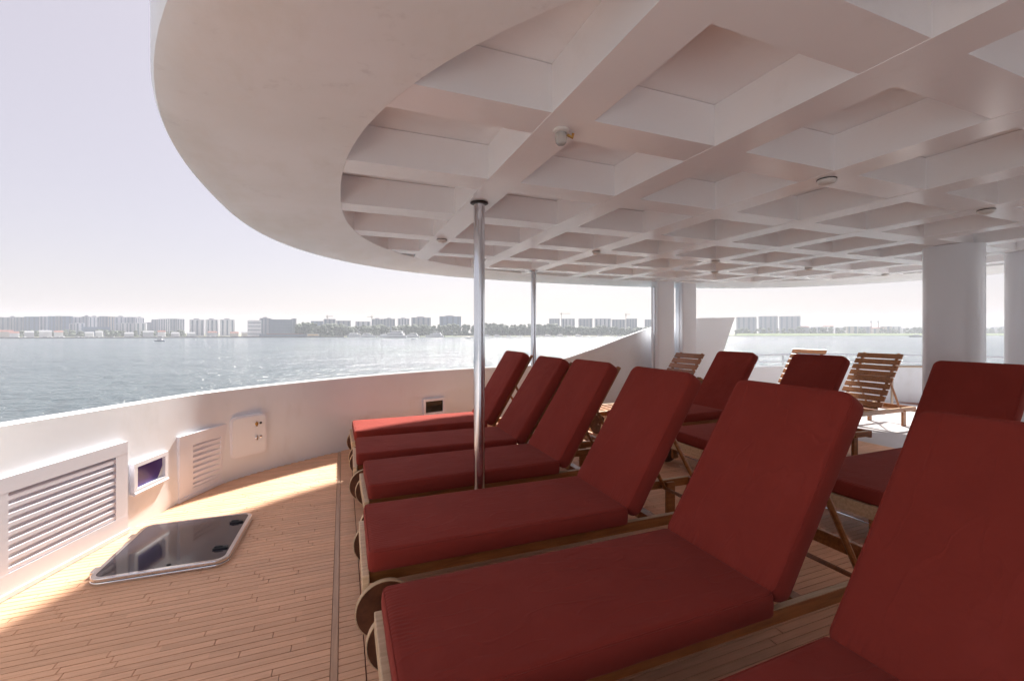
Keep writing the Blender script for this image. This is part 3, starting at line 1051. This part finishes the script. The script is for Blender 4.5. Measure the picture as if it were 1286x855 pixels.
angs = [2 * PI * k / NA for k in range(NA)]
rin = [cast(RIMP, a) for a in angs]
rout = [cast(OUTP, a) for a in angs]
prof = []
vs = []


def ringv(rs, z):
    for a, r_ in zip(angs, rs):
        vs.append((ctr.x + math.cos(a) * r_, ctr.y + math.sin(a) * r_, z))


ringv([r_ + .03 for r_ in rin], ZT + .005)
ringv(rin, ZT + .005)
ringv(rin, ZC + .004)
ringv([r_ + .004 for r_ in rin], ZC)
for u in (0.25, 0.5, 0.75):
    ringv([a + (b - .09 - a) * u for a, b in zip(rin, rout)], ZC - .048 * u * u * (3 - 2 * u))
ringv([r_ - .09 for r_ in rout], ZC - .048)
ringv([r_ - .03 for r_ in rout], ZC - .050)
ringv([r_ - .008 for r_ in rout], ZC - .044)
ringv(rout, ZC - .028)
ringv(rout, ZC + .215)
ringv([r_ - .03 for r_ in rout], ZC + .235)
ringv([r_ * .5 for r_ in rout], ZC + .25)
lv = len(vs) // NA
fs = []
for i in range(lv - 1):
    for j in range(NA):
        fs.append((i * NA + j, i * NA + (j + 1) % NA, (i + 1) * NA + (j + 1) % NA, (i + 1) * NA + j))
fs.append(tuple((lv - 1) * NA + j for j in range(NA)))
can = thing('deck_canopy', 'white oval canopy with coffered underside over the loungers', 'canopy', (0, 0, 0))
MB().add(vs, fs).build('soffit', SOFFIT, can, 40)

BX = [0.857 + 0.8365 * k for k in range(9)]
BY = [1.612 + 0.789 * k for k in range(-2, 6)]
BW = 0.095


def rim_y(x):
    u = abs((x - 3.95) / 3.96)
    if u >= 1: return None
    h_ = 3.08 * (1 - u ** 2.45) ** (1 / 2.45)
    return 2.9 - h_, 2.9 + h_


def rim_x(y_):
    u = abs((y_ - 2.9) / 3.08)
    if u >= 1: return None
    h_ = 3.96 * (1 - u ** 2.45) ** (1 / 2.45)
    return 3.95 - h_, 3.95 + h_


ov = 0.02
for x_ in BX:
    a, b = rim_y(x_ - BW), rim_y(x_ + BW)
    if not a or not b: continue
    (l0, h0), (l1, h1) = a, b
    z0 = ZC + .0022
    MB().add([(x_ - BW, l0 - ov, z0), (x_ + BW, l1 - ov, z0), (x_ + BW, h1 + ov, z0), (x_ - BW, h0 + ov, z0),
              (x_ - BW, l0 - ov, ZT + .004), (x_ + BW, l1 - ov, ZT + .004), (x_ + BW, h1 + ov, ZT + .004), (x_ - BW, h0 + ov, ZT + .004)],
             [(3, 2, 1, 0), (4, 5, 6, 7), (0, 1, 5, 4), (1, 2, 6, 5), (2, 3, 7, 6), (3, 0, 4, 7)]).build('beam', CEIL, can)
edges_x = [None] + BX + [None]
for y_ in BY:
    a, b = rim_x(y_ - BW), rim_x(y_ + BW)
    if not a or not b: continue
    lo0, hi0 = a
    lo1, hi1 = b
    xsl = [x_ for x_ in BX if rim_y(x_ - BW) and rim_y(x_ + BW) and rim_y(x_)[0] < y_ < rim_y(x_)[1]]
    if not xsl: continue
    spans = [((lo0 - ov, lo1 - ov), (xsl[0] - BW + .006,) * 2)]
    for p, q in zip(xsl, xsl[1:]):
        spans.append(((p + BW - .006,) * 2, (q - BW + .006,) * 2))
    spans.append(((xsl[-1] + BW - .006,) * 2, (hi0 + ov, hi1 + ov)))
    z0 = ZC + .0044
    for (sa0, sa1), (sb0, sb1) in spans:
        if min(sb0, sb1) - max(sa0, sa1) < 0.02: continue
        MB().add([(sa0, y_ - BW, z0), (sb0, y_ - BW, z0), (sb1, y_ + BW, z0), (sa1, y_ + BW, z0), (sa0, y_ - BW, ZT + .003), (sb0, y_ - BW, ZT + .003), (sb1, y_ + BW, ZT + .003), (sa1, y_ + BW, ZT + .003)],
                 [(3, 2, 1, 0), (4, 5, 6, 7), (0, 1, 5, 4), (1, 2, 6, 5), (2, 3, 7, 6), (3, 0, 4, 7)]).build('cross_beam', CEIL, can)
gx = [-0.05] + BX + [7.95]
gy = [-0.2] + BY + [6.0]
for i in range(len(gx) - 1):
    for j in range(len(gy) - 1):
        cx_ = min(max(3.95, gx[i]), gx[i + 1])
        cy_ = min(max(2.9, gy[j]), gy[j + 1])
        if abs((cx_ - 3.95) / 3.96) ** 2.45 + abs((cy_ - 2.9) / 3.08) ** 2.45 < 1:
            MB().box(gx[i], gx[i + 1] - .001, gy[j], gy[j + 1] - .001, ZT + .0055, ZT + .02).build('coffer_panel', CEIL, can)


def lamp(x_, y_, label, kind):
    t = thing('ceiling_lamp', label, 'lamp', (x_, y_, ZC + .002), 0, 'lamps on the canopy beams')
    if kind == 'jar':
        MB().lathe([(.034, 0), (.034, -.008), (.028, -.013), (.025, -.014)], 20).build('base', LAMPBASE, t, 40)
        MB().lathe([(.023, -.0135), (.025, -.036), (.023, -.054), (.015, -.063), (.004, -.065)], 20).build('glass', LAMPGLASS, t, 40)
        MB().tube([(.03, 0, -.016), (.055, 0, -.024), (.058, 0, -.006)], .006, 8).build('clip', BRASS, t)
    else:
        MB().lathe([(.048, 0), (.048, -.003), (.044, -.005)], 24).build('base', BLACK, t, 40)
        MB().lathe([(.045, -.0045), (.044, -.016), (.036, -.026), (.018, -.032), (.004, -.033)], 24).build('glass', LAMPBASE, t, 40)


lamp(.862, 1.63, 'small clear jar-shaped lamp on the beam crossing above the first steel pole', 'jar')
for x_, y_, lb in ((2.53, 1.615, 'round white ceiling lamp with dark rim, next along the beam from jar lamp'), (4.21, 1.612, 'round ceiling lamp with dark rim near the round column top'),
                   (.86, 3.98, 'round ceiling lamp in the outer row at the narrow end of the coffers'), (2.53, 3.98, 'round ceiling lamp on the crossing beyond the first steel pole'),
                   (4.21, 3.98, 'round ceiling lamp in front of the two box posts'), (5.87, 3.98, 'round ceiling lamp between the box posts and round columns'),
                   (7.55, 3.98, 'round ceiling lamp at the far end of its row beside the round column'), (4.98, 4.72, 'round ceiling lamp hung closest to the two box posts')):
    lamp(x_, y_, lb, 'dome')

# poles, posts, columns
for x_, y_, lb in ((.842, 2.742, 'tall polished steel pole rising between two maroon loungers'), (2.5, 5.55, 'thin steel pole standing by the bulwark behind the lounger backs')):
    t = thing('steel_pole', lb, 'pole', (x_, y_, 0))
    MB().tube([(0, 0, 0.004), (0, 0, 1.1), (0, 0, ZC)], .037, 28).build('tube', STEEL, t, 50)
    MB().lathe([(.075, .002), (.075, .009), (.045, .013)], 24).build('foot_flange', STEEL, t, 40)
    MB().lathe([(.058, ZC - .001), (.060, ZC - .006), (.048, ZC - .012)], 24).build('top_flange', BLACK if y_ < 4 else STEEL, t, 40)
for x0, x1, lb in ((4.95, 5.31, 'white box post on the side of the steel poles, one of two'), (5.48, 5.80, 'white box post on the side of the raking bulwark end')):
    t = thing('box_post', lb, 'post', ((x0 + x1) / 2, 5.98, 0))
    hw = (x1 - x0) / 2
    MB().prism(rrect(-hw, hw, -.09, .10, .03, 4), -0.005, ZC + .0).build('shaft', COLUMN, t, 40)
    MB().bbox(-hw - .012, -hw + .01, -.02, .012, .0, ZC - .1, .003).build('edge_trim', STEEL if x0 < 5 else COLUMN, t)
for x_, y_, lb in ((5.74, 2.44, 'thick round white column behind the dark lounger back'), (6.93, 2.27, 'thick round white column beyond the other round column')):
    t = thing('round_column', lb, 'column', (x_, y_, 0))
    MB().lathe([(.226, 0.0), (.226, 1.2), (.226, ZC + .001)], 64).build('shaft', COLUMN, t, 50)
    MB().lathe([(.24, 0.001), (.24, .05), (.228, .06)], 64).build('base_ring', COLUMN, t, 40)

# unseen house added under the canopy's after end to block light from aft
dh = thing('shading_deckhouse', 'unseen white house block with dark windows, added to block light from astern', 'shading_deckhouse', (6.3, -1.15, 0))
MB().bbox(-2.6, 2.6, -4.3, 0, 0.001, ZC - .055, .01).build('wall', WALL, dh)
for k in range(4):
    x0 = -2.5 + 1.26 * k
    if k == 1:
        d_ = MB().bbox(x0 + .1, x0 + 1.1, -.02, .02, .02, 1.98, .006).build('door', WHITE, dh)
        MB().tube([(x0 + .2, .05, .95), (x0 + .32, .05, .95)], .01, 8).build('handle', STEEL, d_)
        MB().box(x0 + .2, x0 + 1.0, -.01, .024, .9, 1.9).build('pane', DARKGLASS, d_)
        continue
    f_ = MB().bbox(x0, x0 + 1.22, -.02, .018, .55, 1.95, .006).build('window_frame', WHITE, dh)
    MB().box(x0 + .05, x0 + 1.17, -.01, .022, .60, 1.90).build('pane', DARKGLASS, f_)

# stair rail on the starboard side
t = thing('stair_rail', 'bent steel hoop rail at the stair opening beside round column', 'rail', (9.35, 4.5, 0), 0)
hoop = [(-.28, .18, 0), (-.28, .18, .66)] + [(-.28 + .05 * (1 - math.cos(a)), .18 - .03 * (1 - math.cos(a)), .66 + .07 * math.sin(a)) for a in (.5, 1.0, 1.5)]
hoop += [(.10, -.10, .735)] + [(.10 + .09 * math.sin(a), -.10 - .06 * math.sin(a), .735 - .08 * (1 - math.cos(a))) for a in (.5, 1.0, 1.5)] + [(.20, -.165, 0)]
MB().tube(hoop, .02, 10).build('hoop', BRONZED, t, 60)
MB().tube([(.20, -.16, .18), (.75, -.35, .52)], .018, 10).build('sloping_bar', STEEL, t, 60)


# ------------------------------------------------------------------ loungers
def cushion(Ln, W, T, seed, rc=0.024):
    """box cushion x 0..Ln, y -W/2..W/2, z 0..T: quilted top sheet, boxed sides, slightly puffed.
    returns vertices, faces, the top edge loop and each vertex's (distance from the gathered end, across)"""
    def steps(n_, h_):
        out = []
        for k in range(n_ + 1):
            u = -1 + 2 * k / n_
            out.append(h_ * math.copysign(1 - (1 - abs(u)) ** 1.35, u))
        return out
    ins = 0.012
    hx, hy = Ln / 2 - ins, W / 2 - ins
    X, Y = steps(52, hx), steps(30, hy)
    off = Vector((seed * 3.7, seed * 1.9, 0))
    vs, fs, at = [], [], []
    ny = len(Y)

    def sm(t_):
        t_ = max(0, min(1, t_))
        return t_ * t_ * (3 - 2 * t_)
    for x0 in X:
        for y0 in Y:
            x_, y_ = x0, y0
            dx, dy = (abs(x0) - (hx - rc)) / rc, (abs(y0) - (hy - rc)) / rc
            if dx > 0 and dy > 0:
                ex, ey = dx * math.sqrt(max(0, 1 - dy * dy / 2)), dy * math.sqrt(max(0, 1 - dx * dx / 2))
                x_ = math.copysign(hx - rc + ex * rc, x0)
                y_ = math.copysign(hy - rc + ey * rc, y0)
            e = min(hx - abs(x0), hy - abs(y0))
            z = T - .006 + .008 * math.sqrt(max(0, 1 - (1 - min(1, e / .018)) ** 2)) + .0045 * sm(e / .16)
            p = Vector((x_ + Ln / 2, y_, 0))
            if e > 0:
                z += sm(e / .05) * (0.0045 * noise.noise(p * 4.5 + off) + 0.0022 * noise.noise(Vector((p.x * 15, p.y * 11, 3)) + off))
            vs.append((p.x, p.y, z))
            at.append((p.x, p.y))
    nx = len(X)
    for i in range(nx - 1):
        for j in range(ny - 1):
            fs.append((i * ny + j, (i + 1) * ny + j, (i + 1) * ny + j + 1, i * ny + j + 1))
    loop = [i * ny for i in range(nx)] + [(nx - 1) * ny + j for j in range(1, ny)] + [i * ny + ny - 1 for i in range(nx - 2, -1, -1)] + [j for j in range(ny - 2, 0, -1)]
    k = len(loop)
    edge = [Vector(vs[q]) for q in loop]
    prev = loop
    for o_, z in ((.004, T - .010), (.0065, T - .016), (.0085, T * .5), (.0065, .012), (.002, .003), (-.02, .0)):
        cur = []
        for i in range(k):
            t_ = (edge[(i + 1) % k] - edge[i - 1])
            nn = Vector((t_.y, -t_.x, 0)).normalized()
            q = edge[i] + nn * (o_ + .002 * noise.noise(Vector((edge[i].x * 9, edge[i].y * 9, z * 20)) + off))
            cur.append(len(vs))
            vs.append((q.x, q.y, z))
            at.append((9, 0))
        for i in range(k):
            fs.append((prev[i], prev[(i + 1) % k], cur[(i + 1) % k], cur[i]))
        prev = cur
    fs.append(tuple(reversed(prev)))
    return vs, fs, [(q.x, q.y, q.z) for q in edge], at


def sew(o, at):
    a_ = o.data.attributes.new('gather', 'FLOAT_VECTOR', 'POINT')
    for i, (d_, y_) in enumerate(at):
        a_.data[i].vector = (d_, y_, 0)


def lounger(X, Y, label, cushioned=True, ang=56.5, rz=0.0, seed=0):
    t = thing('sun_lounger', label, 'sun lounger', (X, Y, 0), R(rz), 'sun loungers set out in rows on the deck')
    HWD, RLW = 0.30, 0.258
    for s in (-1, 1):
        a, b = (s * RLW, s * (RLW - .028)) if s < 0 else (s * (RLW - .028), s * RLW)
        MB().bbox(0.02, 2.30, a, b, .212, .268, .004).build('side_rail', TEAK, t)
        # pale capping along the rail top
        MB().bbox(0.022, 2.298, a + .002, b - .002, .2685, .272, .001).build('rail_cap', TEAKPALE, t)
    MB().bbox(-.012, .019, -HWD + .0, HWD - .0, .19, .272, .004).build('end_rail', TEAKPALE, t)
    MB().bbox(2.301, 2.33, -RLW, RLW, .195, .268, .004).build('end_rail', TEAK, t)
    for s in (-1, 1):
        c = s * (RLW - .044)
        MB().bbox(2.08, 2.15, c - .014, c + .014, .0, .26, .004).build('leg', TEAK, t)
        MB().bbox(.05, .12, c - .014, c + .014, .07, .26, .004).build('leg', TEAK, t)
        Mw = Matrix.Translation((.085, s * (HWD + .022), .127)) @ Matrix.Rotation(PI / 2, 4, 'X')
        w_ = MB().lathe([(.03, -.013), (.122, -.012), (.1235, -.010), (.1235, .010), (.122, .012), (.03, .013)], 40, Mw).build('wheel', WHEELWOOD, t, 40)
        MB().hoop([(.1225, -.0125), (.125, -.0125), (.127, -.0105), (.127, .0105), (.125, .0125), (.1225, .0125)], 40, Mw).build('rim', TEAKPALE, w_, 40)
        MB().lathe([(.014, -.023), (.016, -.018), (.016, .018), (.014, .023)], 14, Mw).build('hub', STEEL, w_, 40)
    MB().tube([(.085, -HWD - .03, .127), (.085, HWD + .03, .127)], .008, 8).build('axle', STEEL, t)
    MB().bbox(1.6, 1.66, -RLW + .029, RLW - .029, .20, .25, .004).build('stretcher', TEAK, t)
    nsl = 11
    for k in range(nsl):
        x0 = .07 + k * (1.27 / nsl)
        MB().bbox(x0, x0 + .085, -RLW + .029, RLW - .029, .245, .2665, .003).build('seat_slat', TEAK, t)
    # back, hinged where the seat ends
    A = R(ang)
    T = .095
    P0 = Vector((1.385, 0, .370))
    Mb = Matrix.Translation(P0) @ Matrix.Rotation(-A, 4, 'Y')      # local x runs up the back, local z is the front normal
    fz = -T - .004
    bko = MB().bbox(-.02, .02, -.1985, .1985, fz - .045, fz - .019, .003, Mb).build('backrest', TEAK, t)
    for s in (-1, 1):
        MB().bbox(-.02, .90, s * .215 - .016, s * .215 + .016, fz - .045, fz - .019, .003, Mb).build('back_rail', TEAK, bko)
    for k in range(9):
        u0 = .0 + k * .0995
        MB().bbox(u0, u0 + .078, -.262 if cushioned else -.285, .262 if cushioned else .285, fz - .018, fz, .003, Mb).build('back_slat', TEAK, bko)
    for s in (-1, 1):
        a = Mb @ Vector((.50, s * .205, fz - .035))
        b = Vector((2.06, s * .205, .225))
        MB().tube([a, b], .014, 8).build('prop', TEAK, t)
    MB().tube([(2.06, -.27, .225), (2.06, .27, .225)], .012, 8).build('prop_bar', TEAK, t)
    a = Mb @ Vector((.50, 0, fz - .035))
    MB().tube([(a.x, -.23, a.z), (a.x, .23, a.z)], .011, 8).build('prop_bar', TEAK, t)
    if cushioned:
        vs, fs, ed, at = cushion(1.395, .60, T, seed)
        Ms = Matrix.Translation((.008, 0, .2735))
        so_ = MB().add(vs, fs, Ms).build('seat_cushion', CUSH, t, 60)
        sew(so_, at)
        MB().tube([Ms @ Vector(p) for p in ed[::1]], .0035, 6, True).build('piping', CUSH, so_, 60)
        vs, fs, ed, at = cushion(.915, .60, T, seed + 10, 0.05)
        Mc = Mb @ Matrix.Translation((-.036, 0, -T))
        bo_ = MB().add(vs, fs, Mc).build('back_cushion', CUSH, t, 60)
        sew(bo_, at)
        MB().tube([Mc @ Vector(p) for p in ed[::1]], .0035, 6, True).build('piping', CUSH, bo_, 60)
    return t


lounger(.090, 4.80, 'maroon-cushioned lounger at the row end closest to the curved bulwark', True, 58.5, 1.0, 1)
lounger(.095, 3.965, 'maroon-cushioned lounger between the one by the bulwark and the one at the pole', True, 56.3, -0.9, 2)
lounger(.135, 3.185, 'maroon-cushioned lounger beside the tall steel pole on its bulwark side', True, 57.2, 0.7, 3)
lounger(.095, 2.310, 'maroon-cushioned lounger beside the tall steel pole on the side away from bulwark', True, 57.6, -0.6, 4)
lounger(.125, 1.445, 'maroon-cushioned lounger, second from the steel pole on the side away from bulwark', True, 56.5, 0.0, 5)
lounger(.080, 0.620, 'maroon-cushioned lounger, third from the steel pole and last in its row', True, 53.5, 0.9, 6)
lounger(3.04, 4.28, 'maroon-cushioned lounger in the inner row in front of the low bulwark rails', True, 54.5, 1.2, 7)
lounger(3.04, 3.26, 'maroon-cushioned lounger in the middle of the inner row', True, 56.3, -1.3, 8)
lounger(3.04, 1.92, 'maroon-cushioned lounger in the inner row next to the round column', True, 56.5, 0.0, 9)
lounger(3.04, 5.22, 'bare slatted wooden lounger without cushion in front of the box posts', False, 53, 1.0, 10)
lounger(5.34, 3.92, 'bare slatted wooden lounger in the sun with its prop and frame showing', False, 55, 0.0, 11)
lounger(5.34, 4.98, 'bare slatted wooden lounger by the low bulwark, mostly behind a maroon back', False, 57, -1.5, 12)

# ------------------------------------------------------------------ haze over the bay
hz = bpy.data.materials.new('haze_air')
hz.use_nodes = True
hn = hz.node_tree.nodes
hn.remove(hn['Principled BSDF'])
pv = hn.new('ShaderNodeVolumePrincipled')
pv.inputs['Color'].default_value = (0.90, 0.93, 1.0, 1)
pv.inputs['Density'].default_value = 0.00027
pv.inputs['Anisotropy'].default_value = 0.0
hz.node_tree.links.new(pv.outputs[0], hn['Material Output'].inputs['Volume'])
tag(MB().box(-2600, 2600, -2600, 2600, SEA - 1.4, 55).build('haze', hz), 'pale haze in the air over the bay', 'haze', kind='stuff')
